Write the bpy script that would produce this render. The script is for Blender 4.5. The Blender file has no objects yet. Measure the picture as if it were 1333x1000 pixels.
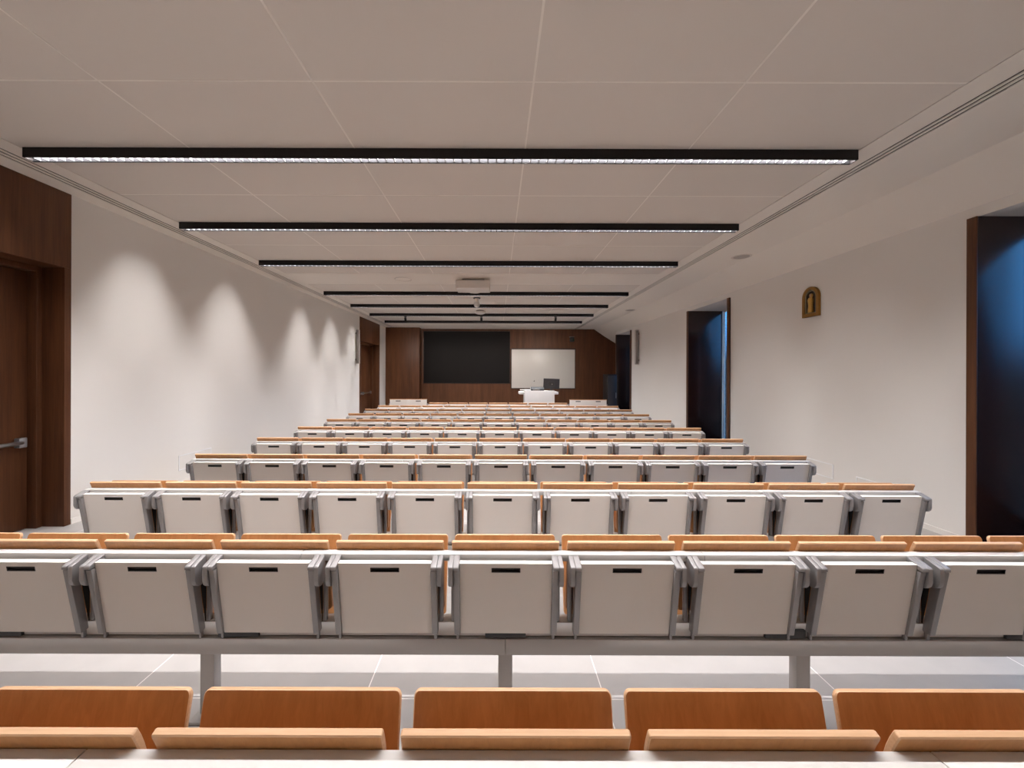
import bpy, bmesh, math, random
from mathutils import Matrix, Vector

random.seed(4)
SC = bpy.context.scene
COL = SC.collection
H = 1.62                      # eye height
PI = math.pi

# ------------------------------------------------------------------ materials
def srgb(r, g, b):
    def f(c):
        c /= 255.0
        return c / 12.92 if c <= 0.04045 else ((c + 0.055) / 1.055) ** 2.4
    return (f(r), f(g), f(b), 1.0)

def new_mat(name):
    m = bpy.data.materials.new(name)
    m.use_nodes = True
    nt = m.node_tree
    return m, nt, nt.nodes['Principled BSDF']

def plain(name, col, rough=0.5, metal=0.0, var=0.03, scale=6.0, bump=0.0, bscale=200.0, spec=None):
    m, nt, p = new_mat(name)
    tc = nt.nodes.new('ShaderNodeTexCoord')
    no = nt.nodes.new('ShaderNodeTexNoise')
    no.inputs['Scale'].default_value = scale
    no.inputs['Detail'].default_value = 3
    nt.links.new(tc.outputs['Object'], no.inputs['Vector'])
    mx = nt.nodes.new('ShaderNodeMix'); mx.data_type = 'RGBA'
    c = Vector(col[:3])
    mx.inputs['A'].default_value = (*(c * (1 - var)), 1)
    mx.inputs['B'].default_value = (*[min(1, v) for v in c * (1 + var)], 1)
    nt.links.new(no.outputs['Fac'], mx.inputs['Factor'])
    nt.links.new(mx.outputs['Result'], p.inputs['Base Color'])
    p.inputs['Roughness'].default_value = rough
    p.inputs['Metallic'].default_value = metal
    if spec is not None:
        p.inputs['Specular IOR Level'].default_value = spec
    if bump:
        n2 = nt.nodes.new('ShaderNodeTexNoise')
        n2.inputs['Scale'].default_value = bscale
        nt.links.new(tc.outputs['Object'], n2.inputs['Vector'])
        b = nt.nodes.new('ShaderNodeBump')
        b.inputs['Strength'].default_value = bump
        b.inputs['Distance'].default_value = 0.002
        nt.links.new(n2.outputs['Fac'], b.inputs['Height'])
        nt.links.new(b.outputs['Normal'], p.inputs['Normal'])
    return m

def wood(name, dark, light, rough=0.4, sx=(60, 60, 2.2), panel=0.0, contrast=(0.3, 0.72), spec=0.5):
    """Veneer with fine grain along Z; optional board-to-board tone steps."""
    m, nt, p = new_mat(name)
    L = nt.links.new
    tc = nt.nodes.new('ShaderNodeTexCoord')
    oi = nt.nodes.new('ShaderNodeObjectInfo')
    ad = nt.nodes.new('ShaderNodeVectorMath'); ad.operation = 'MULTIPLY_ADD'
    cb = nt.nodes.new('ShaderNodeCombineXYZ')
    for k in range(3):
        L(oi.outputs['Random'], cb.inputs[k])
    L(cb.outputs['Vector'], ad.inputs[0])
    ad.inputs[1].default_value = (7.3, 5.1, 11.7)
    L(tc.outputs['Object'], ad.inputs[2])
    mp = nt.nodes.new('ShaderNodeMapping')
    mp.inputs['Scale'].default_value = sx
    L(ad.outputs['Vector'], mp.inputs['Vector'])
    n1 = nt.nodes.new('ShaderNodeTexNoise')
    n1.inputs['Scale'].default_value = 1.0
    n1.inputs['Detail'].default_value = 5
    n1.inputs['Roughness'].default_value = 0.62
    n1.inputs['Distortion'].default_value = 0.6
    L(mp.outputs['Vector'], n1.inputs['Vector'])
    mp2 = nt.nodes.new('ShaderNodeMapping')
    mp2.inputs['Scale'].default_value = (sx[0] * .16, sx[1] * .16, sx[2] * .35)
    L(ad.outputs['Vector'], mp2.inputs['Vector'])
    n2 = nt.nodes.new('ShaderNodeTexNoise')
    n2.inputs['Scale'].default_value = 1.0
    n2.inputs['Detail'].default_value = 3
    L(mp2.outputs['Vector'], n2.inputs['Vector'])
    av = nt.nodes.new('ShaderNodeMath'); av.operation = 'MULTIPLY_ADD'
    L(n2.outputs['Fac'], av.inputs[0]); av.inputs[1].default_value = 0.5
    hf = nt.nodes.new('ShaderNodeMath'); hf.operation = 'MULTIPLY'
    L(n1.outputs['Fac'], hf.inputs[0]); hf.inputs[1].default_value = 0.5
    L(hf.outputs[0], av.inputs[2])
    src = av.outputs[0]
    if panel:
        sp = nt.nodes.new('ShaderNodeSeparateXYZ')
        L(tc.outputs['Object'], sp.inputs['Vector'])
        ax = nt.nodes.new('ShaderNodeMath'); ax.operation = 'ADD'
        L(sp.outputs['X'], ax.inputs[0]); L(sp.outputs['Y'], ax.inputs[1])
        dv = nt.nodes.new('ShaderNodeMath'); dv.operation = 'DIVIDE'
        L(ax.outputs[0], dv.inputs[0]); dv.inputs[1].default_value = panel
        fl = nt.nodes.new('ShaderNodeMath'); fl.operation = 'FLOOR'
        L(dv.outputs[0], fl.inputs[0])
        wn = nt.nodes.new('ShaderNodeTexWhiteNoise'); wn.noise_dimensions = '1D'
        L(fl.outputs[0], wn.inputs['W'])
        m3 = nt.nodes.new('ShaderNodeMath'); m3.operation = 'MULTIPLY_ADD'
        L(wn.outputs['Value'], m3.inputs[0]); m3.inputs[1].default_value = 0.12
        L(src, m3.inputs[2])
        src = m3.outputs[0]
    cr = nt.nodes.new('ShaderNodeValToRGB')
    cr.color_ramp.elements[0].position = contrast[0]
    cr.color_ramp.elements[0].color = dark
    cr.color_ramp.elements[1].position = contrast[1]
    cr.color_ramp.elements[1].color = light
    L(src, cr.inputs['Fac'])
    L(cr.outputs['Color'], p.inputs['Base Color'])
    p.inputs['Roughness'].default_value = rough
    p.inputs['Specular IOR Level'].default_value = spec
    bp = nt.nodes.new('ShaderNodeBump')
    bp.inputs['Strength'].default_value = 0.06
    bp.inputs['Distance'].default_value = 0.001
    L(n1.outputs['Fac'], bp.inputs['Height'])
    L(bp.outputs['Normal'], p.inputs['Normal'])
    return m

M = {}
M['wall'] = plain('painted_plaster', (0.80, 0.775, 0.742), 0.9, var=0.012, scale=1.5, bump=0.05, bscale=300)
M['plaster'] = plain('ceiling_plaster', (0.88, 0.83, 0.765), 0.9, var=0.012, scale=1.5)
M['panel'] = plain('ceiling_metal_panel', (0.71, 0.655, 0.60), 0.75, var=0.02, scale=0.9)
M['joint'] = plain('ceiling_joint_strip', (0.90, 0.85, 0.79), 0.7, var=0.01)
M['black'] = plain('black_lacquer', (0.007, 0.005, 0.005), 0.55, var=0.1, spec=0.25)
M['dark_gap'] = plain('dark_recess', (0.010, 0.010, 0.010), 0.8, var=0.1)
M['walnut'] = wood('walnut_veneer', (0.046, 0.0165, 0.007, 1), (0.120, 0.047, 0.020, 1), 0.48, (55, 55, 1.8), panel=0.62, spec=0.22)
M['jamb_wood'] = wood('dark_lacquered_veneer', (0.018, 0.006, 0.004, 1), (0.036, 0.012, 0.008, 1), 0.21, (55, 55, 1.8), spec=0.7)
M['beech'] = wood('beech_plywood', (0.385, 0.172, 0.060, 1), (0.60, 0.30, 0.122, 1), 0.34, (55, 55, 3.0))
M['ply_edge'] = wood('plywood_edge', (0.58, 0.34, 0.18, 1), (0.70, 0.45, 0.27, 1), 0.5, (8, 300, 300))
M['tablet'] = plain('white_laminate', (0.87, 0.84, 0.80), 0.45, var=0.01)
M['shelf'] = plain('white_shelf_laminate', (0.66, 0.65, 0.635), 0.4, var=0.01)
M['alu'] = plain('grey_aluminium', (0.27, 0.26, 0.262), 0.42, metal=0.35, var=0.04, scale=20)
M['alu_dark'] = plain('shaded_grey_steel', (0.27, 0.255, 0.245), 0.5, metal=0.2, var=0.03)
M['steel'] = plain('painted_steel_grey', (0.40, 0.38, 0.365), 0.5, metal=0.15, var=0.03)
M['channel'] = plain('light_grey_channel', (0.62, 0.60, 0.58), 0.5, var=0.02)
M['slot'] = plain('dark_grip_plastic', (0.018, 0.017, 0.017), 0.5, var=0.1)
M['slotrim'] = plain('grip_rim_plastic', (0.10, 0.095, 0.09), 0.5, var=0.1)
M['chrome'] = plain('brushed_stainless', (0.62, 0.61, 0.60), 0.28, metal=1.0, var=0.03)
M['mirror'] = plain('dark_reflector_aluminium', (0.09, 0.09, 0.095), 0.3, metal=0.9, var=0.3, scale=25)
M['fin'] = plain('louvre_aluminium', (0.32, 0.32, 0.335), 0.3, metal=0.8, var=0.3, scale=40)
M['board'] = plain('blackboard_slate', (0.0062, 0.0046, 0.0042), 0.65, spec=0.2, var=0.06, scale=2)
M['wboard'] = plain('whiteboard_enamel', (0.62, 0.585, 0.545), 0.35, var=0.01)
M['dframe'] = plain('dark_bronze_frame', (0.03, 0.016, 0.011), 0.4, var=0.05)
M['lectern'] = plain('white_lacquer', (0.90, 0.90, 0.91), 0.35, var=0.006)
M['white'] = plain('white_plastic', (0.80, 0.77, 0.73), 0.45, var=0.01)
M['gold'] = plain('gilded_wood', (0.26, 0.125, 0.022), 0.42, metal=0.45, var=0.25, scale=60)
M['figure_gold'] = plain('golden_robe', (0.52, 0.30, 0.07), 0.45, metal=0.3, var=0.2, scale=80)
M['skin'] = plain('painted_skin', (0.45, 0.26, 0.14), 0.6)
M['ic_dark'] = plain('dark_niche_paint', (0.022, 0.012, 0.007), 0.6, var=0.2, scale=60)
M['ic_rim'] = plain('grey_inner_rim', (0.20, 0.165, 0.10), 0.5, var=0.15, scale=60)
M['speaker'] = plain('taupe_speaker_metal', (0.42, 0.38, 0.35), 0.5, metal=0.2, var=0.03)
M['speaker_d'] = plain('speaker_grille_grey', (0.22, 0.195, 0.18), 0.6, var=0.05)
M['screen'] = plain('monitor_back_plastic', (0.022, 0.021, 0.026), 0.4, var=0.1)
M['console'] = plain('console_grey', (0.05, 0.055, 0.06), 0.5, var=0.1)
M['led_green'] = plain('green_lens', (0.02, 0.10, 0.03), 0.2)
M['stone'] = plain('pale_exterior_render', (0.88, 0.87, 0.85), 0.9, var=0.03)

def tube_mat():
    m, nt, p = new_mat('fluorescent_tube')
    p.inputs['Base Color'].default_value = (0.9, 0.9, 0.9, 1)
    p.inputs['Emission Color'].default_value = (1.0, 0.95, 0.92, 1)
    p.inputs['Emission Strength'].default_value = 2.0
    return m
M['tube'] = tube_mat()

def glass_mat():
    m = bpy.data.materials.new('window_glass'); m.use_nodes = True
    nt = m.node_tree
    nt.nodes.clear()
    o = nt.nodes.new('ShaderNodeOutputMaterial')
    t = nt.nodes.new('ShaderNodeBsdfTransparent'); t.inputs['Color'].default_value = (0.92, 0.95, 0.96, 1)
    g = nt.nodes.new('ShaderNodeBsdfGlossy'); g.inputs['Roughness'].default_value = 0.02
    f = nt.nodes.new('ShaderNodeFresnel'); f.inputs['IOR'].default_value = 1.45
    s = nt.nodes.new('ShaderNodeMath'); s.operation = 'MULTIPLY'; s.inputs[1].default_value = 0.6
    nt.links.new(f.outputs[0], s.inputs[0])
    mx = nt.nodes.new('ShaderNodeMixShader')
    nt.links.new(s.outputs[0], mx.inputs[0])
    nt.links.new(t.outputs[0], mx.inputs[1]); nt.links.new(g.outputs[0], mx.inputs[2])
    nt.links.new(mx.outputs[0], o.inputs['Surface'])
    return m
M['glass'] = glass_mat()
M['sky_stop'] = plain('matt_dark_sky_stop', (0.012, 0.007, 0.005), 0.9, var=0.1, spec=0.1)  # light-absorbing finish for the board added in the niches

def floor_mat():
    m, nt, p = new_mat('pale_porcelain_tile')
    L = nt.links.new
    tc = nt.nodes.new('ShaderNodeTexCoord')
    mp = nt.nodes.new('ShaderNodeMapping')
    mp.inputs['Location'].default_value = (-0.545 + 1.2 * 10, -0.785 + 0.6 * 10, 0)
    L(tc.outputs['Object'], mp.inputs['Vector'])
    br = nt.nodes.new('ShaderNodeTexBrick')
    br.offset = 0.0
    br.inputs['Scale'].default_value = 1.0
    br.inputs['Brick Width'].default_value = 1.2
    br.inputs['Row Height'].default_value = 0.6
    br.inputs['Mortar Size'].default_value = 0.0028
    br.inputs['Mortar Smooth'].default_value = 0.1
    br.inputs['Color1'].default_value = (0.375, 0.36, 0.35, 1)
    br.inputs['Color2'].default_value = (0.395, 0.38, 0.37, 1)
    br.inputs['Mortar'].default_value = (0.80, 0.77, 0.74, 1)
    L(mp.outputs['Vector'], br.inputs['Vector'])
    n = nt.nodes.new('ShaderNodeTexNoise'); n.inputs['Scale'].default_value = 5; n.inputs['Detail'].default_value = 8
    L(tc.outputs['Object'], n.inputs['Vector'])
    mr = nt.nodes.new('ShaderNodeMapRange')
    mr.inputs['To Min'].default_value = 0.90; mr.inputs['To Max'].default_value = 1.10
    L(n.outputs['Fac'], mr.inputs['Value'])
    mm = nt.nodes.new('ShaderNodeVectorMath'); mm.operation = 'SCALE'
    L(br.outputs['Color'], mm.inputs[0]); L(mr.outputs['Result'], mm.inputs['Scale'])
    L(mm.outputs['Vector'], p.inputs['Base Color'])
    p.inputs['Roughness'].default_value = 0.42
    return m
M['floor'] = floor_mat()

# ------------------------------------------------------------------ mesh helpers
class MB:
    def __init__(self):
        self.bm = bmesh.new()

    def box(self, x0, x1, y0, y1, z0, z1, bev=0.0, seg=2):
        r = bmesh.ops.create_cube(self.bm, size=1.0)
        vs = r['verts']
        for v in vs:
            v.co = Vector((x0 + (v.co.x + .5) * (x1 - x0), y0 + (v.co.y + .5) * (y1 - y0), z0 + (v.co.z + .5) * (z1 - z0)))
        if bev:
            es = list({e for v in vs for e in v.link_edges})
            bmesh.ops.bevel(self.bm, geom=es, offset=bev, segments=seg, profile=0.5, affect='EDGES')
        return self

    def prism_x(self, prof, x0, x1, bev=0.0, seg=2):
        """profile of (y, z) points extruded along x"""
        a = [self.bm.verts.new((x0, y, z)) for y, z in prof]
        b = [self.bm.verts.new((x1, y, z)) for y, z in prof]
        return self._caps(a, b, bev, seg)

    def prism_y(self, prof, y0, y1, bev=0.0, seg=2):
        a = [self.bm.verts.new((x, y0, z)) for x, z in prof]
        b = [self.bm.verts.new((x, y1, z)) for x, z in prof]
        return self._caps(a, b, bev, seg)

    def prism_z(self, prof, z0, z1, bev=0.0, seg=2):
        a = [self.bm.verts.new((x, y, z0)) for x, y in prof]
        b = [self.bm.verts.new((x, y, z1)) for x, y in prof]
        return self._caps(a, b, bev, seg)

    def _caps(self, a, b, bev, seg):
        n = len(a)
        fs = [self.bm.faces.new(a), self.bm.faces.new(b)]
        for i in range(n):
            fs.append(self.bm.faces.new((a[i], a[(i + 1) % n], b[(i + 1) % n], b[i])))
        bmesh.ops.recalc_face_normals(self.bm, faces=fs)
        if bev:
            es = list({e for f in fs for e in f.edges})
            bmesh.ops.bevel(self.bm, geom=es, offset=bev, segments=seg, profile=0.5, affect='EDGES')
        return self

    def cyl(self, p0, p1, r0, r1=None, n=20, cap=True):
        r1 = r0 if r1 is None else r1
        p0, p1 = Vector(p0), Vector(p1)
        d = p1 - p0
        q = d.to_track_quat('Z', 'Y').to_matrix().to_4x4()
        mt = Matrix.Translation((p0 + p1) / 2) @ q
        bmesh.ops.create_cone(self.bm, cap_ends=cap, segments=n, radius1=r0, radius2=max(r1, 1e-5), depth=d.length, matrix=mt)
        return self

    def lathe(self, c, prof, n=24):
        """prof of (r, z) about a vertical axis at c"""
        rings = []
        for r, z in prof:
            if r < 1e-6:
                rings.append([self.bm.verts.new((c[0], c[1], c[2] + z))])
            else:
                rings.append([self.bm.verts.new((c[0] + r * math.cos(2 * PI * k / n), c[1] + r * math.sin(2 * PI * k / n), c[2] + z)) for k in range(n)])
        fs = []
        for A, B in zip(rings[:-1], rings[1:]):
            for k in range(n):
                k2 = (k + 1) % n
                if len(A) == 1 and len(B) == 1:
                    continue
                if len(A) == 1:
                    fs.append(self.bm.faces.new((A[0], B[k], B[k2])))
                elif len(B) == 1:
                    fs.append(self.bm.faces.new((A[k], A[k2], B[0])))
                else:
                    fs.append(self.bm.faces.new((A[k], A[k2], B[k2], B[k])))
        bmesh.ops.recalc_face_normals(self.bm, faces=fs)
        return self

    def tube(self, pts, r, n=10):
        pts = [Vector(p) for p in pts]
        rings = []
        for i, p in enumerate(pts):
            d = (pts[min(i + 1, len(pts) - 1)] - pts[max(i - 1, 0)]).normalized()
            q = d.to_track_quat('Z', 'Y').to_matrix()
            rings.append([self.bm.verts.new(p + q @ Vector((r * math.cos(2 * PI * k / n), r * math.sin(2 * PI * k / n), 0))) for k in range(n)])
        fs = []
        for A, B in zip(rings[:-1], rings[1:]):
            for k in range(n):
                fs.append(self.bm.faces.new((A[k], A[(k + 1) % n], B[(k + 1) % n], B[k])))
        fs.append(self.bm.faces.new(rings[0])); fs.append(self.bm.faces.new(rings[-1]))
        bmesh.ops.recalc_face_normals(self.bm, faces=fs)
        return self

    def ply(self, prof, hw, t, rc_top, rc_bot, edge=0.003):
        """A moulded plywood sheet: rear-face profile (y, z) from top to bottom,
        half width hw, thickness t, with rounded corners and eased edges."""
        # resample the profile along its length
        P = [Vector((y, z)) for y, z in prof]
        seglen = [(b - a).length for a, b in zip(P[:-1], P[1:])]
        tot = sum(seglen)
        def at(s):
            s = min(max(s, 0), tot)
            for i, l in enumerate(seglen):
                if s <= l + 1e-9 or i == len(seglen) - 1:
                    return P[i].lerp(P[i + 1], min(1, s / l))
                s -= l
        def smooth_at(s):
            h = 0.02
            return (at(s - h) + at(s) * 2 + at(s + h)) / 4 if h < s < tot - h else at(s)
        def nrm(s):
            d = smooth_at(min(s + .006, tot)) - smooth_at(max(s - .006, 0))
            d.normalize()
            return Vector((-d.y, d.x))       # pointing forward (+y) for a downward profile
        ss = []
        for k in range(6):
            ss.append(rc_top * (1 - math.cos(k / 5 * PI / 2)))
        n = 14
        for k in range(1, n):
            ss.append(rc_top + (tot - rc_top - rc_bot) * k / n)
        for k in range(6):
            ss.append(tot - rc_bot * (1 - math.cos((5 - k) / 5 * PI / 2)))
        def half(s):
            if s < rc_top:
                return hw - rc_top + math.sqrt(max(0, rc_top ** 2 - (rc_top - s) ** 2))
            if s > tot - rc_bot:
                u = s - (tot - rc_bot)
                return hw - rc_bot + math.sqrt(max(0, rc_bot ** 2 - u ** 2))
            return hw
        rear_i, front_i, rear_o, front_o = [], [], [], []
        for i, s in enumerate(ss):
            w = half(s)
            ins = edge
            p, nn = smooth_at(s), nrm(s)
            sd = min(max(s, edge), tot - edge)
            pr = smooth_at(sd)
            for lst, base, off, ww in ((rear_i, pr, 0.0, w - ins), (rear_o, p, edge, w), (front_o, p, t - edge, w), (front_i, pr, t, w - ins)):
                q = base + nn * off
                lst.append((self.bm.verts.new((-ww, q.x, q.y)), self.bm.verts.new((ww, q.x, q.y))))
        fs = []
        F = self.bm.faces.new
        broad = set()
        m = len(ss)
        for i in range(m - 1):
            a, b = rear_i[i], rear_i[i + 1]
            fs.append(F((a[0], a[1], b[1], b[0])))
            a, b = front_i[i], front_i[i + 1]
            fs.append(F((a[0], b[0], b[1], a[1])))
            broad.update(fs[-2:])
            for A, B in ((rear_i, rear_o), (rear_o, front_o), (front_o, front_i)):
                for sd in (0, 1):
                    fs.append(F((A[i][sd], A[i + 1][sd], B[i + 1][sd], B[i][sd])))
        for e in (0, m - 1):
            for A, B in ((rear_i, rear_o), (rear_o, front_o), (front_o, front_i)):
                fs.append(F((A[e][0], A[e][1], B[e][1], B[e][0])))
        for f in fs:
            if f not in broad:               # the exposed edge of the plywood
                f.material_index = 1
        bmesh.ops.remove_doubles(self.bm, verts=self.bm.verts[:], dist=1e-6)
        bmesh.ops.recalc_face_normals(self.bm, faces=self.bm.faces[:])
        return self

    def build(self, name, mat, parent=None, smooth=35, edge=None):
        me = bpy.data.meshes.new(name)
        self.bm.to_mesh(me); self.bm.free()
        me.materials.append(M[mat] if isinstance(mat, str) else mat)
        if edge:
            me.materials.append(M[edge])
        if smooth:
            me.polygons.foreach_set('use_smooth', [True] * len(me.polygons))
            me.set_sharp_from_angle(angle=math.radians(smooth))
        o = bpy.data.objects.new(name, me)
        COL.objects.link(o)
        if parent is not None:
            o.parent = parent
        return o

def tag(o, label=None, cat=None, group=None, kind=None):
    if label: o['label'] = label
    if cat: o['category'] = cat
    if group: o['group'] = group
    if kind: o['kind'] = kind
    return o

def thing(name, label, cat, loc=(0, 0, 0), group=None, kind=None):
    o = bpy.data.objects.new(name, None)
    o.empty_display_size = 0.1
    COL.objects.link(o)
    o.location = loc
    return tag(o, label, cat, group, kind)

def copy_tree(o, parent=None):
    c = o.copy(); COL.objects.link(c)
    if parent is not None:
        c.parent = parent
        c.matrix_parent_inverse = o.matrix_parent_inverse.copy()
    for ch in list(o.children):
        copy_tree(ch, c)
    return c

def struct(mb, name, mat, label=None, cat='structure', parent=None):
    o = mb.build(name, mat, parent)
    if parent is None:
        tag(o, label, cat, kind='structure')
    return o

def box(x0, x1, y0, y1, z0, z1, bev=0.0, seg=2):
    return MB().box(x0, x1, y0, y1, z0, z1, bev, seg)

# ------------------------------------------------------------------ room shell
XL, XR = -4.55, 4.54
YB, YF = -2.3, 16.80
ZB = H + 1.90                 # underside of the plaster border
ZP = ZB + 0.0015                # underside of the metal panels
ZT = ZB + 0.30
PX0, PX1 = -4.03, 3.06        # panel field
NZ = H + 1.50                 # head of the window niches
NICHES = [(2.18, 3.744), (7.81, 9.39), (13.48, 15.04)]
XO = 5.42                     # outer face of the window wall
JT = 0.08                     # niche lining thickness

fl = MB().box(XL - .8, 5.40, YB - .2, NICHES[-1][1] + JT, -0.12, 0.0).box(XL - .8, 5.75, NICHES[-1][1] + JT, YF + .2, -0.12, 0.0)
struct(fl, 'floor', 'floor', 'pale grey tiled floor of the lecture hall', 'floor')
struct(box(XL - .3, XR + 1.0, YB - .2, YB, 0, ZT), 'wall_rear', 'wall', 'plain white rear wall behind the last row', 'wall')

# left wall, interrupted by two full-height walnut door surrounds
DOORS = [(1.98, 4.253), (13.20, 15.47)]
mb = MB()
prev = YB
for a, b in DOORS:
    mb.box(XL - .4, XL, prev, a, 0, ZT)
    prev = b
mb.box(XL - .4, XL, prev, YF + .2, 0, ZT)
struct(mb, 'wall_left', 'wall', 'long white side wall with the two walnut doorways', 'wall')
mb = MB()
for a, b in DOORS:
    mb.box(XL - .55, XL - .4, a - .3, b + .3, 0, ZT)
struct(mb, 'wall_left_backing', 'dark_gap', 'dark wall behind the door recesses', 'wall')

# right wall with three deep niches
mb = MB()
prev = YB
for a, b in NICHES:
    mb.box(XR, XO, prev, a - JT, 0, NZ)
    prev = b + JT
mb.box(XR, XO, YB, NICHES[-1][1] + JT, NZ, ZT)
mb.box(5.62, 5.75, NICHES[-1][1] + JT - .02, YF + .2, 0, ZT)
struct(mb, 'wall_right', 'wall', 'long white side wall with the deep window niches', 'wall')

# front wall: walnut cladding with a projecting bay on the left
struct(box(XL, 5.62, YF, YF + .2, 0, ZT), 'wall_front', 'walnut', 'walnut panelled front wall behind the boards', 'wall')
struct(box(XL, -3.16, 16.30, YF, 0, ZB, 0.004), 'wall_front_bay', 'walnut', 'projecting walnut bay left of the blackboard', 'wall')

# ceiling: slab, border, bands
struct(box(XL - .3, 5.7, YB - .2, YF + .2, ZB + .08, ZT), 'ceiling', 'plaster', 'ceiling slab above the panels', 'ceiling')
SLL = (-4.345, -4.205)
SLR = (3.265, 3.378)
bor = MB()
for x0, x1 in ((XL, SLL[0]), (SLL[1], PX0), (PX1, SLR[0]), (SLR[1], 4.10)):
    bor.box(x0, x1, YB, YF, ZB, ZB + .08)
for y0, y1 in ((7.55, 8.45), (15.07, YF)):
    bor.box(PX0, PX1, y0, y1, ZB, ZB + .08)
struct(bor, 'ceiling_border', 'plaster', 'cream plaster border around the ceiling panels', 'ceiling')
sof = MB().prism_y([(4.10, ZB), (XR, H + 1.60), (XR, ZB + .08), (4.10, ZB + .08)], YB, YF)
sof.prism_y([(XR, H + 1.60), (5.62, H + .93), (5.62, ZB + .08), (XR, ZB + .08)], NICHES[-1][1] + JT, YF)
struct(sof, 'ceiling_slope', 'plaster', 'sloping cream soffit along the window wall', 'ceiling')

TX = [PX0 + (PX1 - PX0) * i / 5 for i in range(6)]
TX = [PX0, -2.60, -1.205, 0.235, 1.615, PX1]
TY = [-2.3, -0.72, 0.935, 2.59, 4.245, 5.90, 7.55]
TY2 = [8.45, 10.105, 11.76, 13.415, 15.07]
pan = MB()
G = 0.007
for ys in (TY, TY2):
    for y0, y1 in zip(ys[:-1], ys[1:]):
        for x0, x1 in zip(TX[:-1], TX[1:]):
            pan.box(x0 + G, x1 - G, y0 + G, y1 - G, ZP, ZP + .02)
struct(pan, 'ceiling_panels', 'panel', 'grey metal ceiling panels in a large grid', 'ceiling')
st = MB()
for x in TX[1:-1]:
    st.box(x - G, x + G, TY[0], TY[-1], ZP - .0006, ZP + .015)
    st.box(x - G, x + G, TY2[0], TY2[-1], ZP - .0006, ZP + .015)
for ys in (TY, TY2):
    for y in ys[1:-1]:
        for x0, x1 in zip(TX[:-1], TX[1:]):
            st.box(x0 + G, x1 - G, y - G, y + G, ZP - .0006, ZP + .015)
struct(st, 'trim_1', 'joint', 'cream joint strips between the ceiling panels', 'trim')

# skirting
bb = MB()
prev = YB
for a, b in DOORS:
    bb.box(XL, XL + .012, prev, a, 0, .055); prev = b
bb.box(XL, XL + .012, prev, 16.3, 0, .055)
struct(bb, 'baseboard_left', 'wall', 'low white skirting of the door wall', 'baseboard')
bb = MB()
prev = YB
for a, b in NICHES:
    bb.box(XR - .012, XR, prev, a - JT, 0, .055); prev = b + JT

struct(bb, 'baseboard_right', 'wall', 'low white skirting of the window wall', 'baseboard')

# linear slot diffusers in the border
def diffuser(x0, x1, label):
    t = thing('slot_diffuser', label, 'air vent', (0, 0, 0), 'long slot diffusers in the ceiling border')
    MB().box(x0, x1, YB, YF, ZB + .007, ZB + .06).build('slot_backing', 'dark_gap', t)
    w = (x1 - x0)
    for k in range(2):
        c = x0 + w * (.3 + .4 * k)
        MB().box(c - w * .10, c + w * .10, YB, YF, ZB, ZB + .007).build('blade', 'plaster', t)
diffuser(*SLL, 'long narrow slotted air vent in the ceiling edge along the door wall')
diffuser(*SLR, 'long narrow slotted air vent in the ceiling edge along the window wall')

# ------------------------------------------------------------------ doors
def door(n, a, b, label):
    """a, b = near and far edge of the walnut surround"""
    root = thing('door_%d' % n, label, 'door', (0, 0, 0), kind='structure')
    ja, jb = a + .067, b - .067          # clear opening
    oz = H + 1.106
    pr = 0.006
    MB().box(XL - .4, XL + pr, a, b, oz, ZB, .003).build('header_panel', 'walnut', root)
    MB().box(XL - .4, XL + pr, jb, b, 0, oz, .003).build('jamb', 'walnut', root)
    MB().box(XL - .4, XL + pr, a, ja, 0, oz, .003).build('jamb', 'walnut', root)
    fr = MB()
    fx0, fx1 = XL - .36, XL - .225
    fr.box(fx0, fx1, jb - .055, jb, 0, oz, .003)
    fr.box(fx0, fx1, ja, ja + .055, 0, oz, .003)
    fr.box(fx0, fx1, ja + .055, jb - .055, oz - .055, oz, .003)
    fr.build('door_frame', 'walnut', root)
    mid = (ja + jb) / 2
    for y0, y1 in ((ja + .058, mid - .003), (mid + .003, jb - .058)):
        lf = MB().box(XL - .37, XL - .315, y0, y1, .008, oz - .058, .003).build('door_leaf', 'walnut', root)
        bz = .905
        pb = MB()
        pts = []
        L = y1 - y0 - .16
        for k in range(13):
            u = k / 12
            bow = .045 + .03 * math.sin(PI * u)
            pts.append((XL - .315 + bow, y0 + .08 + L * u, bz))
        pb.tube(pts, .021, 12)
        pb.build('panic_bar', 'chrome', lf)
        for yy in (y0 + .08, y1 - .08):
            MB().box(XL - .316, XL - .255, yy - .035, yy + .035, bz - .05, bz + .05, .008).build('bar_bracket', 'alu', lf)
    return root
door(1, *DOORS[0], 'tall walnut double door with a steel push bar, nearest the viewer')
door(2, *DOORS[1], 'distant walnut double door at the front end of the door wall')

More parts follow.
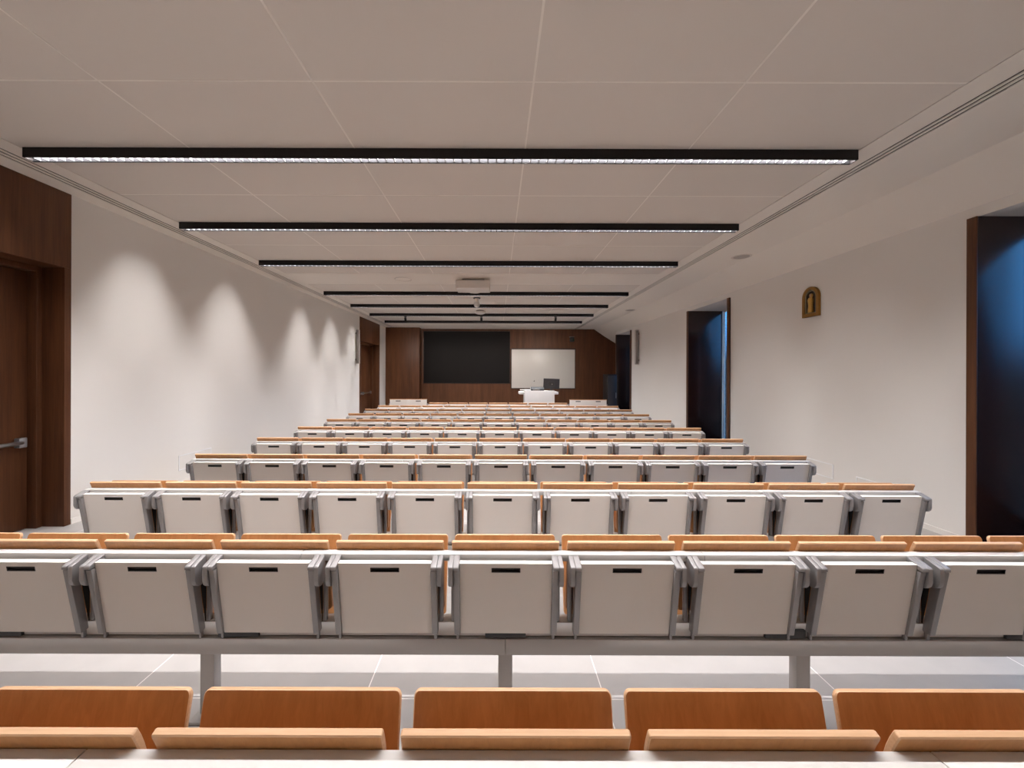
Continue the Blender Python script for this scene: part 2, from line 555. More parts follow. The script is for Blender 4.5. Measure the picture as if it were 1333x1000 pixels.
# ------------------------------------------------------------------ window niches
for i, (a, b) in enumerate(NICHES):
    nm = ['nearest', 'middle', 'farthest'][i]
    pj = 0.02
    root = thing('window_%d' % (i + 1), '%s tall window niche lined with dark polished wood' % nm, 'window', kind='structure')
    MB().box(XR - pj, 5.32 if i < 2 else 5.44, b, b + JT, 0, NZ, .003).build('far_jamb_lining', 'jamb_wood', root)
    MB().box(XR - pj, 5.32, a - JT, a, 0, NZ, .003).build('near_jamb_lining', 'jamb_wood', root)
    # lit edges facing the room
    MB().box(XR - pj - .012, XR - pj, b - .001, b + JT + .001, 0, NZ, .002).build('edge_trim', 'walnut', root)
    MB().box(XR - pj - .012, XR - pj, a - JT - .001, a + .001, 0, NZ, .002).build('edge_trim', 'walnut', root)
    MB().box(XR + .03, 5.32, a + .001, b - .001, 0, .035, .003).build('sky_stop_board', 'sky_stop', root)  # unseen board added to stop sky light bouncing off the niche floor
    f = MB()
    fx0, fx1 = 5.325, 5.375
    f.box(fx0, fx1, a, a + .03, 0.02, NZ - .0, .003)
    f.box(fx0, fx1, b - .03, b, 0.02, NZ - .0, .003)
    f.box(fx0, fx1, a + .03, b - .03, NZ - .03, NZ, .003)
    MB().box(fx0, fx1, a + .03, b - .03, 0.0, .09, .003).build('bottom_rail', 'sky_stop', root)  # darkened to keep its sky-lit reflection out of the jamb
    f.build('window_frame', 'stone', root)
    MB().box(5.345, 5.351, a + .03, b - .03, .09, NZ - .03).build('pane', 'glass', root)

# ------------------------------------------------------------------ luminaires
LY = [-1.575, 1.745, 3.40, 5.055, 6.735, 9.245, 10.92, 12.56, 14.25]  # the rearmost lamp is an unseen addition for bounce light
LX0, LX1 = -4.005, 3.045
LZ = H + 1.818
def luminaire():
    t = thing('linear_downlight', 'x', 'ceiling light')
    hw, w = .043, .004
    h = MB()
    z1 = ZP - LZ
    h.box(LX0, LX1, -hw, -hw + w, 0, z1)
    h.box(LX0, LX1, hw - w, hw, 0, z1)
    h.box(LX0, LX1, -hw + w, hw - w, z1 - .012, z1)
    h.box(LX0 + .01, LX1 - .01, -hw + w, -.031, 0, .006)
    h.box(LX0 + .01, LX1 - .01, .031, hw - w, 0, .006)
    h.box(LX0, LX0 + .01, -hw + w, hw - w, 0, z1 - .012)
    h.box(LX1 - .01, LX1, -hw + w, hw - w, 0, z1 - .012)
    h.build('housing', 'black', t)
    rf = MB()
    rf.prism_x([(-.031, .004), (-.029, .004), (-.018, .055), (-.020, .055)], LX0 + .012, LX1 - .012)
    rf.prism_x([(.031, .004), (.029, .004), (.018, .055), (.020, .055)], LX0 + .012, LX1 - .012)
    rf.build('reflector', 'mirror', t)
    fn = MB()
    n = 97
    for k in range(1, n):
        x = LX0 + (LX1 - LX0) * k / n
        fn.prism_y([(x - .004, .004), (x + .004, .004), (x + .001, .030), (x - .001, .030)], -.0285, .0285)
        # tie each fin to the next one along the near side wall
        vs = list(fn.bm.verts)[-8:]
        near = [v for v in vs if v.co.y < 0]
        left = sorted([v for v in near if v.co.x < x], key=lambda v: v.co.z)
        right = sorted([v for v in near if v.co.x > x], key=lambda v: v.co.z)
        if k > 1:
            fn.bm.faces.new((prev_r[0], left[0], left[1], prev_r[1]))
        prev_r = right
    fn.build('louvre', 'fin', t)
    tb = MB().cyl((LX0 + .03, 0, .068), (LX1 - .03, 0, .068), .008, n=10)
    tb.build('lamp_tube', 'tube', t)
    return t
POWER = 185.0
proto = None
for i, y in enumerate(LY):
    if proto is None:
        o = proto = luminaire()
    else:
        o = copy_tree(proto)
    o.location = (0, y, LZ)
    if i == 0:
        lab = 'unseen louvred fill light added behind the viewer beside the rear wall'
    elif i == 1:
        lab = 'long black louvred ceiling light directly over the second nearest row'
    elif i == 8:
        lab = 'long black louvred ceiling light closest to the front wall, with black spotlights before it'
    elif i == 4:
        lab = 'long black louvred ceiling light just before the cream band with the projector'
    elif i == 5:
        lab = 'long black louvred ceiling light just beyond the projector and cream band'
    else:
        lab = 'long black louvred ceiling light, %s from the viewer among the lit strips' % {2: 'first', 3: 'second', 6: 'fifth', 7: 'sixth'}[i]
    tag(o, lab, 'ceiling light', 'long louvred ceiling lights')
    ld = bpy.data.lights.new('strip_light', 'AREA')
    ld.shape = 'RECTANGLE'
    ld.size = LX1 - LX0 - .06
    ld.size_y = .026
    ld.energy = POWER
    ld.color = (1.0, 0.958, 0.95)
    ld.spread = math.radians(150)
    lo = bpy.data.objects.new('strip_light', ld)
    COL.objects.link(lo)
    lo.location = ((LX0 + LX1) / 2, y, LZ + .0545)

# ------------------------------------------------------------------ seats
SP = 0.55
XC = 0.045
D0, DROW = 0.79, 1.01
SEATX = [XC + (i - 5) * SP for i in range(11)]

def tablet_mesh():
    """hanging white writing tablet with a real grip slot cut into it"""
    top, bot = Vector((0.0, 0.762)), Vector((0.055, 0.412))
    L = (bot - top).length
    d = (bot - top) / L
    n = Vector((-d.y, d.x))
    hw, t = 0.2095, 0.024
    sx, v0, v1, dep = 0.066, 0.021, 0.045, 0.016
    bm = bmesh.new()
    def V(x, v, w):
        p = top + d * v + n * w
        return bm.verts.new((x, p.x, p.y))
    xs = [-hw, -sx, sx, hw]; vs = [0, v0, v1, L]
    R = [[V(x, v, 0) for x in xs] for v in vs]
    fs = []
    for j in range(3):
        for i in range(3):
            if (i, j) != (1, 1):
                fs.append(bm.faces.new((R[j][i], R[j][i + 1], R[j + 1][i + 1], R[j + 1][i])))
    I = [V(x, v, dep) for v in (v0, v1) for x in (-sx, sx)]
    q = [R[1][1], R[1][2], R[2][2], R[2][1]]
    p = [I[0], I[1], I[3], I[2]]
    for k in range(4):
        fs.append(bm.faces.new((q[k], q[(k + 1) % 4], p[(k + 1) % 4], p[k])))
    fs.append(bm.faces.new(p))
    F = [[V(x, v, t) for x in xs] for v in (0, L)]
    fs.append(bm.faces.new((F[0][0], F[0][1], F[0][2], F[0][3], F[1][3], F[1][2], F[1][1], F[1][0])))
    for i in range(3):
        fs.append(bm.faces.new((R[0][i], R[0][i + 1], F[0][i + 1], F[0][i])))
        fs.append(bm.faces.new((R[3][i], R[3][i + 1], F[1][i + 1], F[1][i])))
    for s in (0, 3):
        fs.append(bm.faces.new((R[0][s], R[1][s], R[2][s], R[3][s], F[1][s], F[0][s])))
    bmesh.ops.recalc_face_normals(bm, faces=fs)
    m = MB(); m.bm.free(); m.bm = bm
    def loc(v, w):
        p = top + d * v + n * w
        return (p.x, p.y)
    return m, loc, (sx, v0, v1, dep)

def make_seat():
    t = thing('folding_seat', 'x', 'seat')
    tm, loc, (sx, v0, v1, dep) = tablet_mesh()
    tb = tm.build('writing_tablet', 'tablet', t, smooth=0)
    g = MB()
    e = .0006
    a, b = v0 + e, v1 - e
    g.prism_x([loc(a, .012), loc(b, .012), loc(b, dep - e), loc(a, dep - e)], -sx + e, sx - e)
    r = .0035
    g.prism_x([loc(a, .001), loc(a + r, .001), loc(a + r, .012), loc(a, .012)], -sx + e, sx - e)
    g.prism_x([loc(b - r, .001), loc(b, .001), loc(b, .012), loc(b - r, .012)], -sx + e, sx - e)
    for s in (-1, 1):
        x0, x1 = sorted((s * (sx - e), s * (sx - e - r)))
        g.prism_x([loc(a + r, .001), loc(b - r, .001), loc(b - r, .012), loc(a + r, .012)], x0, x1)
    g.build('grip_slot', 'slot', tb, smooth=0)
    # backrest with its flared top lip, and the folded-up seat in front of it
    MB().ply([(.0850, .8215), (.0925, .803), (.1025, .780), (.113, .735), (.125, .66), (.137, .56), (.1450, .50), (.1470, .465)], .2555, .0175, .006, .02).build('backrest', 'beech', t, edge='ply_edge')
    MB().ply([(.253, .793), (.240, .74), (.222, .66), (.203, .56), (.184, .47), (.176, .425)], .258, .014, .018, .018).build('seat', 'beech', t, edge='ply_edge')
    for s in (-1, 1):
        # side rail that follows the tablet, with a peg standing on the beam
        x0, x1 = sorted((s * .2100, s * .2365))
        rl = MB().prism_x([loc(.0255, -.0190), loc(.352, -.012), loc(.352, .024), loc(.0255, .024)], x0, x1, .003)
        r_o = rl.build('side_rail', 'alu', t)
        px0, px1 = sorted((s * .217, s * .229))
        q = loc(.352, .004); q2 = loc(.352, .02)
        MB().prism_x([(q[0], q[1]), (q[0] + .002, .381), (q2[0] + .002, .381), (q2[0], q2[1])], px0, px1, .002).build('rail_peg', 'alu', r_o)
        # arm over the gap and the rounded bracket hanging from it
        x0, x1 = sorted((s * .2115, s * .2385))
        MB().prism_x([(-.0215, .738), (-.0215, .751), (-.017, .756), (.0510, .7790), (.0510, .742)], x0, x1, .003).build('arm', 'alu', t)
        x0, x1 = sorted((s * .2390, s * .2600))
        MB().prism_x([(-.0205, .690), (-.0205, .750), (-.016, .7555), (.0510, .7785), (.0510, .7485), (.0630, .7485), (.0630, .710), (.058, .680), (.044, .660), (.018, .652), (-.002, .658), (-.014, .670)], x0, x1, .003).build('hinge_bracket', 'alu', t)
        x0, x1 = sorted((s * .2385, s * .2565))
        MB().box(x0, x1, .080, .100, .4505, .7485, .003).build('upright', 'alu', t)
        x0, x1 = sorted((s * .2370, s * .2384))
        MB().prism_x([(.034, .70), (.0795, .70), (.0795, .452), (.074, .452)], x0, x1).build('side_gap_shade', 'dark_gap', t)  # dark plate standing in for the shade between rail and upright
        x0, x1 = sorted((s * .1700, s * .1850))
        MB().prism_x([(.141, .34), (.141, .375), (.186, .47), (.193, .465), (.186, .41), (.165, .345)], x0, x1, .002).build('seat_bracket', 'steel', t)
    return t

ORD = ['first', 'second', 'third', 'fourth', 'fifth', 'sixth', 'seventh', 'eighth', 'ninth', 'tenth', 'eleventh']
ROWN = ['nearest', 'second nearest', 'third nearest', 'fourth nearest', 'fifth nearest', 'sixth nearest', 'seventh nearest',
        'eighth nearest', 'second farthest full', 'farthest full', 'short front']
def seat_label(k, i):
    if k == 0:
        if 3 <= i <= 7:
            return 'large foreground beech seat, %s of five in view from the door side' % ORD[i - 3]
        return 'nearest row beech seat beyond the frame, %s from the %s end' % ((ORD[i], 'door side') if i < 5 else (ORD[10 - i], 'window side'))
    if k == 1:
        if 1 <= i <= 9:
            return 'white-backed folding seat with beech lip, %s in view from the door side, second nearest row' % ORD[i - 1]
        return 'white-backed end seat of the second nearest row, %s side, beyond the frame' % ('door' if i == 0 else 'window')
    if k == 10:
        return 'tiny beech-lipped seat, %s from the door side, between the two front end desks' % ORD[i - 2]
    if i == 0:
        return 'white-backed folding seat with beech lip at the door-side end of the %s row' % ROWN[k]
    if i == 10:
        return 'white-backed folding seat with beech lip at the window-side end of the %s row' % ROWN[k]
    if i == 5:
        return 'white-backed folding seat with beech lip in the middle of the %s row' % ROWN[k]
    if i < 5:
        return 'white-backed folding seat with beech lip, %s from door side in the %s row' % (ORD[i], ROWN[k])
    return 'white-backed folding seat with beech lip, %s from window side in the %s row' % (ORD[10 - i], ROWN[k])

seat0 = None
for k in range(11):
    for i in range(11):
        if k == 10 and not 2 <= i <= 8:
            continue
        if seat0 is None:
            o = seat0 = make_seat()
        else:
            o = copy_tree(seat0)
        o.location = (SEATX[i], D0 + DROW * k, 0)
        tag(o, seat_label(k, i), 'seat', 'folding seats in the %s row' % ROWN[k])

# row frames: beam on posts, white shelf, power channel
def make_row(x0, x1, legs, seams, socks):
    t = thing('bench_frame', 'x', 'bench frame')
    mid = XC
    for a, b in ((x0, mid - .0008), (mid + .0008, x1)):
        MB().box(a, b, .060, .140, .305, .380, .004).build('support_rail', 'steel', t)
    for x in legs:
        lg = MB().box(x - .033, x + .033, .076, .126, .012, .306, .003).build('leg', 'steel', t)
        MB().box(x - .055, x + .055, .030, .190, 0, .012, .003).build('foot_plate', 'steel', lg)
    ed = [x0] + seams + [x1]
    for a, b in zip(ed[:-1], ed[1:]):
        MB().box(a + .001, b - .001, .0520, .0990, .7490, .7810, .002).build('shelf_board', 'shelf', t)
    ch = MB().box(x0 + .02, x1 - .02, .076, .143, .3865, .450, .002)
    x = x0 + .1
    while x < x1 - .1:
        ch.box(x - .06, x + .06, .095, .138, .380, .3865)
        x += .335
    ch.build('cable_channel', 'channel', t)
    for x in socks:
        s = MB().box(x - .095, x + .095, .062, .076, .3865, .425, .002)
        s.build('power_socket', 'slot', t)
        # (sockets sit on the channel face)
    return t

frame0 = None
for k in range(11):
    if k < 10:
        if frame0 is None:
            o = frame0 = make_row(XC - 3.01, XC + 3.01, [XC + d * 1.405 for d in (-2, -1, 0, 1, 2)],
                                  [-.911, .970], [XC + d for d in (-2.36, -1.25, 0, 1.31, 2.44)])
        else:
            o = copy_tree(frame0)
    else:
        o = make_row(XC - 1.92, XC + 1.92, [XC + d * 1.405 for d in (-1, 0, 1)], [-.911, .970], [XC])
    o.location = (0, D0 + DROW * k, 0)
    tag(o, 'grey post-and-rail frame with white shelf board carrying the %s row of seats' % ROWN[k], 'bench frame', 'frames under the seat rows')

# double end desks of the short front row
def end_desk(xa, xb, outer, label):
    y = D0 + DROW * 10
    t = thing('end_desk', label, 'desk', ((xa + xb) / 2, y, 0), 'white double desks at the ends of the front row')
    w = (xb - xa) / 2
    MB().box(-w + .03, w - .03, .02, .045, .45, .912, .004).build('back_panel', 'tablet', t)
    MB().box(-w + .02, w - .02, .02, .06, .913, .926, .003).build('top_lip', 'beech', t)
    MB().box(-w + .03, w - .03, .046, .42, .70, .725, .003).build('desk_top', 'shelf', t)
    for s in (-1, 1):
        MB().box(s * .275 - .067, s * .275 + .067, .016, .02, .862, .884, .001).build('grip_slot', 'slot', t)
        a, b = sorted((s * (w - .029), s * (w - .002)))
        MB().box(a, b, .02, .10, 0, .80, .004).build('leg', 'alu', t)
        MB().box(a, b, .101, .42, .66, .699, .004).build('bracket', 'alu', t)
        MB().box(a, b, .36, .42, 0, .659, .004).build('leg', 'alu', t)
    return t
end_desk(XC - 3.0, XC - 1.93, -1, 'white double desk with two dark slots at the door-side end of the front row')
end_desk(XC + 1.93, XC + 3.0, 1, 'white double desk with two dark slots at the window-side end of the front row')

# ------------------------------------------------------------------ front of the hall
t = thing('blackboard', 'large black writing board on the walnut front wall', 'blackboard', (0, 0, 0))
MB().box(-3.07, .55, YF - .035, YF, H - .39, H + 1.79, .004).build('writing_surface', 'board', t)
fr = MB()
fr.box(-3.085, .565, YF - .04, YF, H - .405, H - .390, .002)
fr.box(-3.085, .565, YF - .04, YF, H + 1.790, H + 1.805, .002)
fr.box(-3.085, -3.070, YF - .04, YF, H - .390, H + 1.790, .002)
fr.box(.550, .565, YF - .04, YF, H - .390, H + 1.790, .002)
fr.build('board_frame', 'dframe', t)

t = thing('whiteboard', 'white projection board on the walnut front wall behind the lectern', 'whiteboard', (0, 0, 0))
MB().box(.63, 3.29, YF - .035, YF, H - .59, H + 1.04, .004).build('writing_surface', 'wboard', t)
fr = MB()
for a, b, c, d in ((.60, 3.32, -.62, -.59), (.60, 3.32, 1.04, 1.085), (.60, .63, -.59, 1.04), (3.29, 3.32, -.59, 1.04)):
    fr.box(a, b, YF - .045, YF, H + c, H + d, .003)
fr.build('board_frame', 'dframe', t)

# lectern desk
LD = 13.0
t = thing('lectern_desk', 'white lectern desk with rounded side wings in front of the whiteboard', 'lectern', (1.40, LD, 0))
MB().box(-.487, .493, 0, .03, 0, 1.08, .006).build('front_panel', 'lectern', t)
for s in (-1, 1):
    a, b = sorted((s * .46, s * .485))
    MB().box(a, b, .031, .62, 0, .94, .004).build('side_panel', 'lectern', t)
def slab_outline(x0, x1, y0, y1, r, n=8):
    pts = []
    for cx, cy, a0 in ((x1 - r, y1 - r, 0), (x0 + r, y1 - r, 90), (x0 + r, y0 + r, 180), (x1 - r, y0 + r, 270)):
        for k in range(n + 1):
            a = math.radians(a0 + 90 * k / n)
            pts.append((cx + r * math.cos(a), cy + r * math.sin(a)))
    return pts
MB().prism_z(slab_outline(-.66, .64, .032, .74, .12), .955, 1.035, .012, 3).build('desk_top', 'lectern', t)
MB().box(-.62, -.28, .06, .36, 1.085, 1.11, .004).build('upper_shelf', 'lectern', t)
MB().box(-.50, -.40, .20, .24, 1.035, 1.085).build('shelf_support', 'lectern', t)
MB().box(-.30, -.283, .04, .06, 1.035, 1.20, .003).build('front_post', 'lectern', t)
MB().box(-.27, .47, .05, .50, 1.035, 1.075, .004).build('raised_top', 'lectern', t)

t = thing('control_console', 'dark control console lying on the white lectern desk', 'console', (1.34, LD + .2, 1.075))
MB().prism_x([(-.14, 0), (.16, 0), (.16, .11), (.05, .125), (-.14, .055)], -.20, .22, .004).build('console_body', 'console', t)
MB().box(-.15, .08, -.146, -.1405, .012, .045).build('display_strip', 'speaker_d', t)

t = thing('gooseneck_microphone', 'thin gooseneck microphone rising from the lectern desk', 'microphone', (1.20, LD + .45, 1.075))
MB().lathe((0, 0, 0), [(0, 0), (.05, 0), (.05, .02), (.015, .03), (0, .03)], 16).build('base', 'console', t)
MB().tube([(0, 0, .028), (0, 0, .12), (.01, -.01, .2), (.03, -.03, .26), (.055, -.05, .30)], .006, 8).build('gooseneck', 'chrome', t)
MB().cyl((.055, -.05, .30), (.075, -.07, .325), .014, .014, 12).build('capsule', 'slot', t)

t = thing('computer_monitor', 'black computer monitor seen from behind on the lectern desk', 'monitor', (1.82, LD + .22, 1.076))
MB().lathe((0, .05, 0), [(0, 0), (.11, 0), (.11, .010), (.03, .016), (0, .016)], 24).build('stand_base', 'screen', t)
MB().box(-.03, .03, .035, .06, .014, .20, .005).build('stand_neck', 'screen', t)
b = MB().box(-.265, .265, 0, .035, -.17, .17, .008).build('screen_housing', 'screen', t)
b.location = (0, 0, .225); b.rotation_euler = (math.radians(8), math.radians(2), math.radians(-7))
b2 = MB().box(-.10, .10, -.02, 0, -.08, .06, .008).build('rear_cover', 'slot', b)
MB().cyl((.02, -.021, -.01), (.02, -.026, -.01), .018, .018, 20).build('round_badge', 'speaker_d', b2)

# rack cabinet beside the last niche
t = thing('equipment_rack', 'tall black equipment cabinet in the front window-side corner', 'cabinet', (4.245, 14.6, 0))
MB().box(-.165, .165, .012, .68, .03, 1.62, .006).build('cabinet_body', 'black', t)
MB().box(-.16, .16, 0, .012, .06, 1.58, .003).build('glass_door', 'screen', t)
MB().box(.12, .14, -.02, 0, .75, .95, .004).build('handle', 'alu', t)
pl = MB()
for x, y in ((-.14, .05), (.14, .05), (-.14, .64), (.14, .64)):
    pl.box(x - .02, x + .02, y - .02, y + .02, 0, .03)
pl.build('plinth', 'black', t)

# wall camera above the whiteboard
t = thing('wall_camera', 'small black camera mounted above the whiteboard corner', 'camera', (3.15, YF, H + 1.48))
MB().box(-.10, .10, -.16, 0, .075, .10, .006).build('wall_bracket', 'speaker_d', t)
MB().lathe((0, -.13, 0), [(0, .075), (.07, .075), (.085, .04), (.10, -.02), (.10, -.09), (.07, -.12), (0, -.125)], 24).build('camera_head', 'slot', t)
MB().cyl((.04, -.222, -.045), (.04, -.236, -.045), .03, .026, 16).build('lens', 'led_green', t)

# column speakers on the side walls
def column_speaker(x, s, y, label):
    t = thing('column_speaker', label, 'speaker', (x, y, H + .32), 'slim column speakers on the side walls')
    a, b = sorted((0, s * .035))
    MB().box(a, b, -.02, .02, .10, .16).box(a, b, -.02, .02, .95, 1.01).build('wall_bracket', 'speaker_d', t)
    a, b = sorted((s * .035, s * .125))
    MB().box(a, b, -.05, .05, 0, 1.10, .008).build('speaker_body', 'speaker', t)
    a, b = sorted((s * .045, s * .115))
    MB().box(a, b, -.054, -.05, .03, 1.07, .001).build('end_strip', 'speaker_d', t)
column_speaker(XL, 1, 12.85, 'slim vertical column speaker on the door wall')
column_speaker(XR, -1, 12.70, 'slim vertical column speaker on the window wall')

# ------------------------------------------------------------------ small ceiling things
t = thing('ceiling_projector', 'white projector box hanging from the cream ceiling band', 'projector', (-.475, 8.02, ZB))
MB().box(-.22, .22, -.08, .18, -.028, 0, .004).build('mounting_plate', 'speaker', t)
MB().cyl((0, .05, -.03), (0, .05, -.055), .05, n=20).build('mount_stem', 'white', t)
MB().box(-.335, .335, -.20, .26, -.215, -.055, .014, 3).build('projector_body', 'white', t)
MB().cyl((.10, .26, -.135), (.10, .30, -.135), .055, .05, 24).build('lens', 'slot', t)
vv = MB()
for k in range(7):
    vv.box(-.28, -.10, -.2015, -.199, -.17 + k * .012, -.165 + k * .012)
vv.build('vent', 'white', t)

t = thing('round_ceiling_unit', 'round white access point on the ceiling just beyond the projector', 'detector', (-.51, 9.05, ZP))
MB().lathe((0, 0, 0), [(0, 0), (.11, 0), (.145, -.012), (.150, -.03), (.13, -.048), (0, -.052)], 32).build('disc_head', 'white', t)

t = thing('dome_camera', 'small silver dome camera hung from the ceiling, between two strip lights', 'camera', (-.50, 9.95, ZP))
MB().cyl((0, 0, 0), (0, 0, -.02), .09, n=24).build('ceiling_plate', 'slot', t)
MB().cyl((0, 0, -.02), (0, 0, -.11), .055, .05, 24).build('mount_stem', 'white', t)
MB().lathe((0, 0, -.165), [(0, .075), (.05, .062), (.075, .02), (.075, -.02), (.055, -.058), (0, -.08)], 24).build('camera_ball', 'chrome', t)

t = thing('round_ceiling_unit', 'white disc detector under the ceiling beyond the dome camera', 'detector', (-.50, 11.95, ZP))
MB().cyl((0, 0, 0), (0, 0, -.025), .12, n=28).build('base', 'speaker_d', t)
MB().lathe((0, 0, 0), [(0, -.025), (.150, -.025), (.162, -.045), (.150, -.085), (.10, -.105), (0, -.11)], 32).build('disc_head', 'white', t)

spot0 = None
for x, lab in ((-3.03, 'black cylinder spotlight nearest the door wall'), (-.51, 'black cylinder spotlight in the middle of the ceiling'),
               (1.95, 'black cylinder spotlight nearest the window wall')):
    if spot0 is None:
        o = spot0 = thing('spotlight', lab, 'spotlight')
        MB().cyl((0, 0, 0), (0, 0, -.02), .045, n=20).build('mount', 'black', o)
        MB().cyl((0, 0, -.02), (0, 0, -.05), .012, n=12).build('stem', 'black', o)
        bd = MB().cyl((0, -.02, -.045), (0, .03, -.145), .038, n=24).build('spot_body', 'black', o)
        MB().cyl((0, .0301, -.1452), (0, .0306, -.1462), .028, n=24).build('lens', 'tube', bd)
    else:
        o = copy_tree(spot0)
    o.location = (x, 13.20, ZP)
    ld = bpy.data.lights.new('spot_beam', 'SPOT')
    ld.energy = 215.0
    ld.color = (1.0, 0.93, 0.87)
    ld.spot_size = math.radians(95)
    ld.spot_blend = 0.9
    ld.shadow_soft_size = 0.03
    lo = bpy.data.objects.new('spot_beam', ld)
    COL.objects.link(lo)
    lo.location = (x, 13.24, ZP - .155)
    lo.rotation_euler = (Vector((x * .92, YF, 0.65)) - lo.location).to_track_quat('-Z', 'Y').to_euler()
    tag(o, lab + ', before the farthest strip light', 'spotlight', 'black spotlights before the farthest strip light')

t = thing('ceiling_speaker', 'flush round white loudspeaker in the cream ceiling band left of the projector', 'speaker', (-1.88, 8.0, ZB))
MB().lathe((0, 0, 0), [(0, -.003), (.150, -.003), (.150, 0)], 36).build('grille', 'plaster', t)
MB().lathe((0, 0, 0), [(.151, 0), (.151, -.005), (.160, -.008), (.172, -.005), (.175, 0)], 36).build('rim', 'panel', t)

dl0 = None
for y, lab in ((6.40, 'round grey loudspeaker disc in the ceiling edge on the window side, nearer one'),
               (11.73, 'round grey loudspeaker disc in the ceiling edge on the window side, farther one')):
    if dl0 is None:
        o = dl0 = thing('round_ceiling_vent', lab, 'ceiling disc')
        MB().lathe((0, 0, 0), [(0, -.006), (.115, -.006), (.118, 0)], 32).build('grille', 'speaker', o)
        MB().lathe((0, 0, 0), [(.119, 0), (.119, -.007), (.132, -.011), (.145, -.007), (.147, 0)], 32).build('rim', 'panel', o)
    else:
        o = copy_tree(dl0)
    o.location = (3.93, y, ZB)
    tag(o, lab, 'ceiling disc', 'round discs in the window-side ceiling edge')

# ------------------------------------------------------------------ religious plaque on the right wall
t = thing('arched_icon', 'small gilded arched plaque with a golden robed figure on the window wall', 'icon', (XR, 5.73, H + .838))
def arch(hw, h, n=14, z0=0.0):
    pts = [(-hw, z0), (hw, z0)]
    for k in range(n + 1):
        a = PI * k / n
        pts.append((hw * math.cos(a), h - hw + hw * math.sin(a)))
    return pts
def arch_ring(o_hw, o_h, i_hw, i_h, i_z0, x0, x1):
    m = MB()
    n = 14
    O = arch(o_hw, o_h, n); I = arch(i_hw, i_h, n, i_z0)
    fs = []
    rings = []
    for P, x in ((O, x0), (O, x1), (I, x1), (I, x0)):
        rings.append([m.bm.verts.new((x, y, z)) for y, z in P])
    N = len(O)
    for A, B in ((rings[0], rings[1]), (rings[1], rings[2]), (rings[2], rings[3])):
        for k in range(N):
            fs.append(m.bm.faces.new((A[k], A[(k + 1) % N], B[(k + 1) % N], B[k])))
    bmesh.ops.recalc_face_normals(m.bm, faces=fs)
    return m
def arch_slab(hw, h, z0, x0, x1):
    m = MB()
    P = arch(hw, h, 14, z0)
    a = [m.bm.verts.new((x0, y, z)) for y, z in P]
    b = [m.bm.verts.new((x1, y, z)) for y, z in P]
    return m._caps(a, b, 0, 1)
arch_ring(.150, .430, .105, .388, .048, 0, -.035).build('gilded_frame', 'gold', t)
arch_ring(.104, .387, .088, .370, .060, 0, -.026).build('inner_rim', 'ic_rim', t)
arch_slab(.0875, .3695, .0605, 0, -.008).build('niche_backing', 'ic_dark', t)
MB().lathe((-.022, 0, .062), [(0, 0), (.040, 0), (.036, .03), (.030, .09), (.034, .14), (.040, .175), (.030, .205), (.016, .222), (0, .224)], 16).build('robed_figure', 'figure_gold', t)
MB().lathe((-.022, 0, .283), [(0, 0), (.014, .004), (.019, .022), (.015, .042), (0, .050)], 14).build('head', 'skin', t)
MB().lathe((-.012, 0, .283), [(.02, .0), (.025, .022), (.02, .045), (0, .056)], 14).build('veil', 'figure_gold', t)

# low wall panels near the skirting
def wall_panel(x, s, y0, y1, z0, z1, label):
    t = thing('wall_access_panel', label, 'wall panel', (x, (y0 + y1) / 2, (z0 + z1) / 2), 'white flush panels low on the side walls')
    w, h = (y1 - y0) / 2, (z1 - z0) / 2
    a, b = sorted((0, s * .007))
    fr = MB()
    fr.box(a, b, -w, w, h - .014, h, .002).box(a, b, -w, w, -h, -h + .014, .002)
    fr.box(a, b, -w, -w + .014, -h + .014, h - .014, .002).box(a, b, w - .014, w, -h + .014, h - .014, .002)
    fr.build('rim', 'lectern', t)
    a, b = sorted((0, s * .004))
    MB().box(a, b, -w + .015, w - .015, -h + .015, h - .015).build('cover', 'wall', t)
    return t
wall_panel(XL, 1, 5.70, 6.35, .215, .435, 'white flush access panel low on the door wall')
wall_panel(XR, -1, 5.36, 5.85, .215, .415, 'white flush access panel low on the window wall, farther one')
o = wall_panel(XR, -1, 4.72, 5.02, .20, .345, 'white socket panel with a grey plug low on the window wall, nearer one')
MB().box(-.05, -.0045, -.06, .02, -.01, .012, .003).build('plug', 'speaker', o)

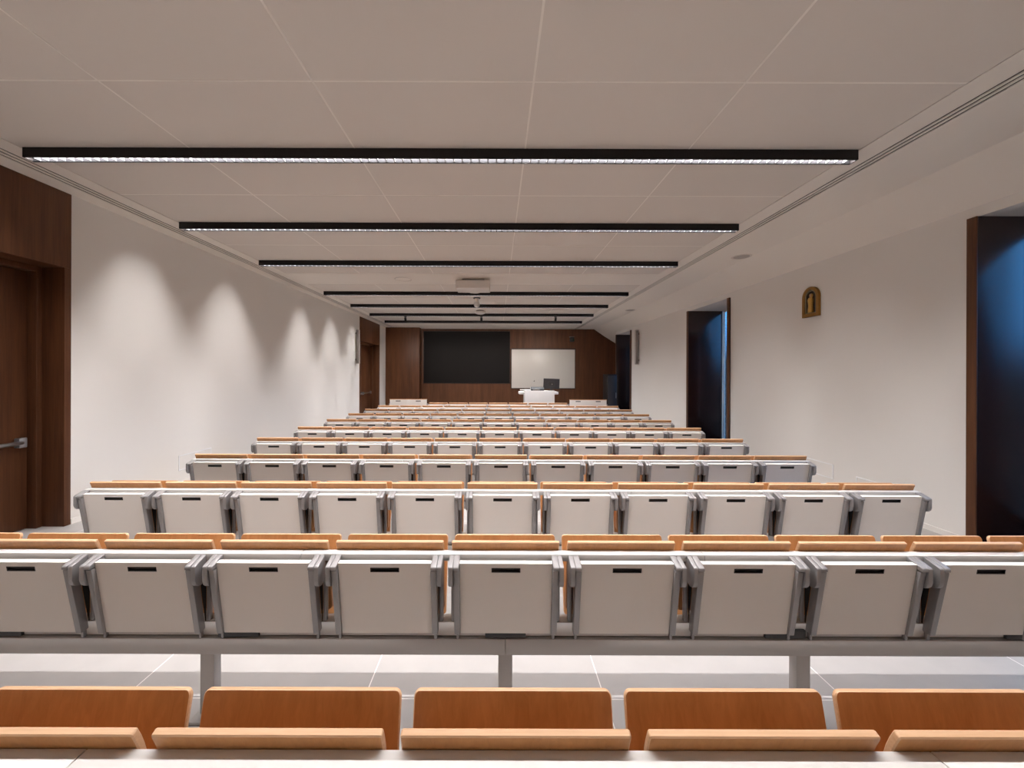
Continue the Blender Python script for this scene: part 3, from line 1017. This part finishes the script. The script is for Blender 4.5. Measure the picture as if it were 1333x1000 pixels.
# ------------------------------------------------------------------ world: blue dusk beyond the windows
w = bpy.data.worlds.new('dusk_sky')
SC.world = w
w.use_nodes = True
nt = w.node_tree
bg = nt.nodes['Background']
tc = nt.nodes.new('ShaderNodeTexCoord')
sp = nt.nodes.new('ShaderNodeSeparateXYZ')
nt.links.new(tc.outputs['Generated'], sp.inputs['Vector'])
cr = nt.nodes.new('ShaderNodeValToRGB')
e = cr.color_ramp.elements
e[0].position = 0.0; e[0].color = (0.012, 0.016, 0.022, 1)
e[1].position = 1.0; e[1].color = (0.85, 1.0, 1.1, 1)
a = e.new(0.515); a.color = (0.010, 0.016, 0.026, 1)
a = e.new(0.57); a.color = (0.07, 0.29, 0.70, 1)
a = e.new(0.72); a.color = (0.09, 0.32, 0.72, 1)
mr = nt.nodes.new('ShaderNodeMapRange')
mr.inputs['From Min'].default_value = -1; mr.inputs['From Max'].default_value = 1
# a dark mass of buildings and trees closes the sky towards the rear of the hall
hz = nt.nodes.new('ShaderNodeMapRange')
hz.inputs['From Min'].default_value = -0.77; hz.inputs['From Max'].default_value = -0.84
hz.inputs['To Min'].default_value = 0.0; hz.inputs['To Max'].default_value = 0.55
nt.links.new(sp.outputs['Y'], hz.inputs['Value'])
sb = nt.nodes.new('ShaderNodeMath'); sb.operation = 'SUBTRACT'
nt.links.new(sp.outputs['Z'], sb.inputs[0]); nt.links.new(hz.outputs['Result'], sb.inputs[1])
nt.links.new(sb.outputs[0], mr.inputs['Value'])
nt.links.new(mr.outputs['Result'], cr.inputs['Fac'])
nt.links.new(cr.outputs['Color'], bg.inputs['Color'])
bg.inputs['Strength'].default_value = 5.0

# ------------------------------------------------------------------ camera and view
cam = bpy.data.cameras.new('camera')
cam.lens = 14.0
cam.sensor_width = 36.0
cam.sensor_fit = 'HORIZONTAL'
cam.shift_x = 20.0 / 1333.0
cam.shift_y = -13.0 / 1333.0
cam.clip_start = 0.01
co = bpy.data.objects.new('camera', cam)
COL.objects.link(co)
co.matrix_world = Matrix.Translation((0, 0, H)) @ Matrix.Rotation(PI / 2, 4, 'X') @ Matrix.Rotation(math.radians(0.18), 4, 'Z')
SC.camera = co

SC.view_settings.view_transform = 'Standard'
SC.view_settings.look = 'None'
SC.view_settings.gamma = 1.0
SC.view_settings.use_curve_mapping = False
SC.view_settings.exposure = 0.27
SC.cycles.max_bounces = 10
SC.cycles.diffuse_bounces = 6
SC.cycles.sample_clamp_indirect = 3.0
SC.cycles.caustics_reflective = False
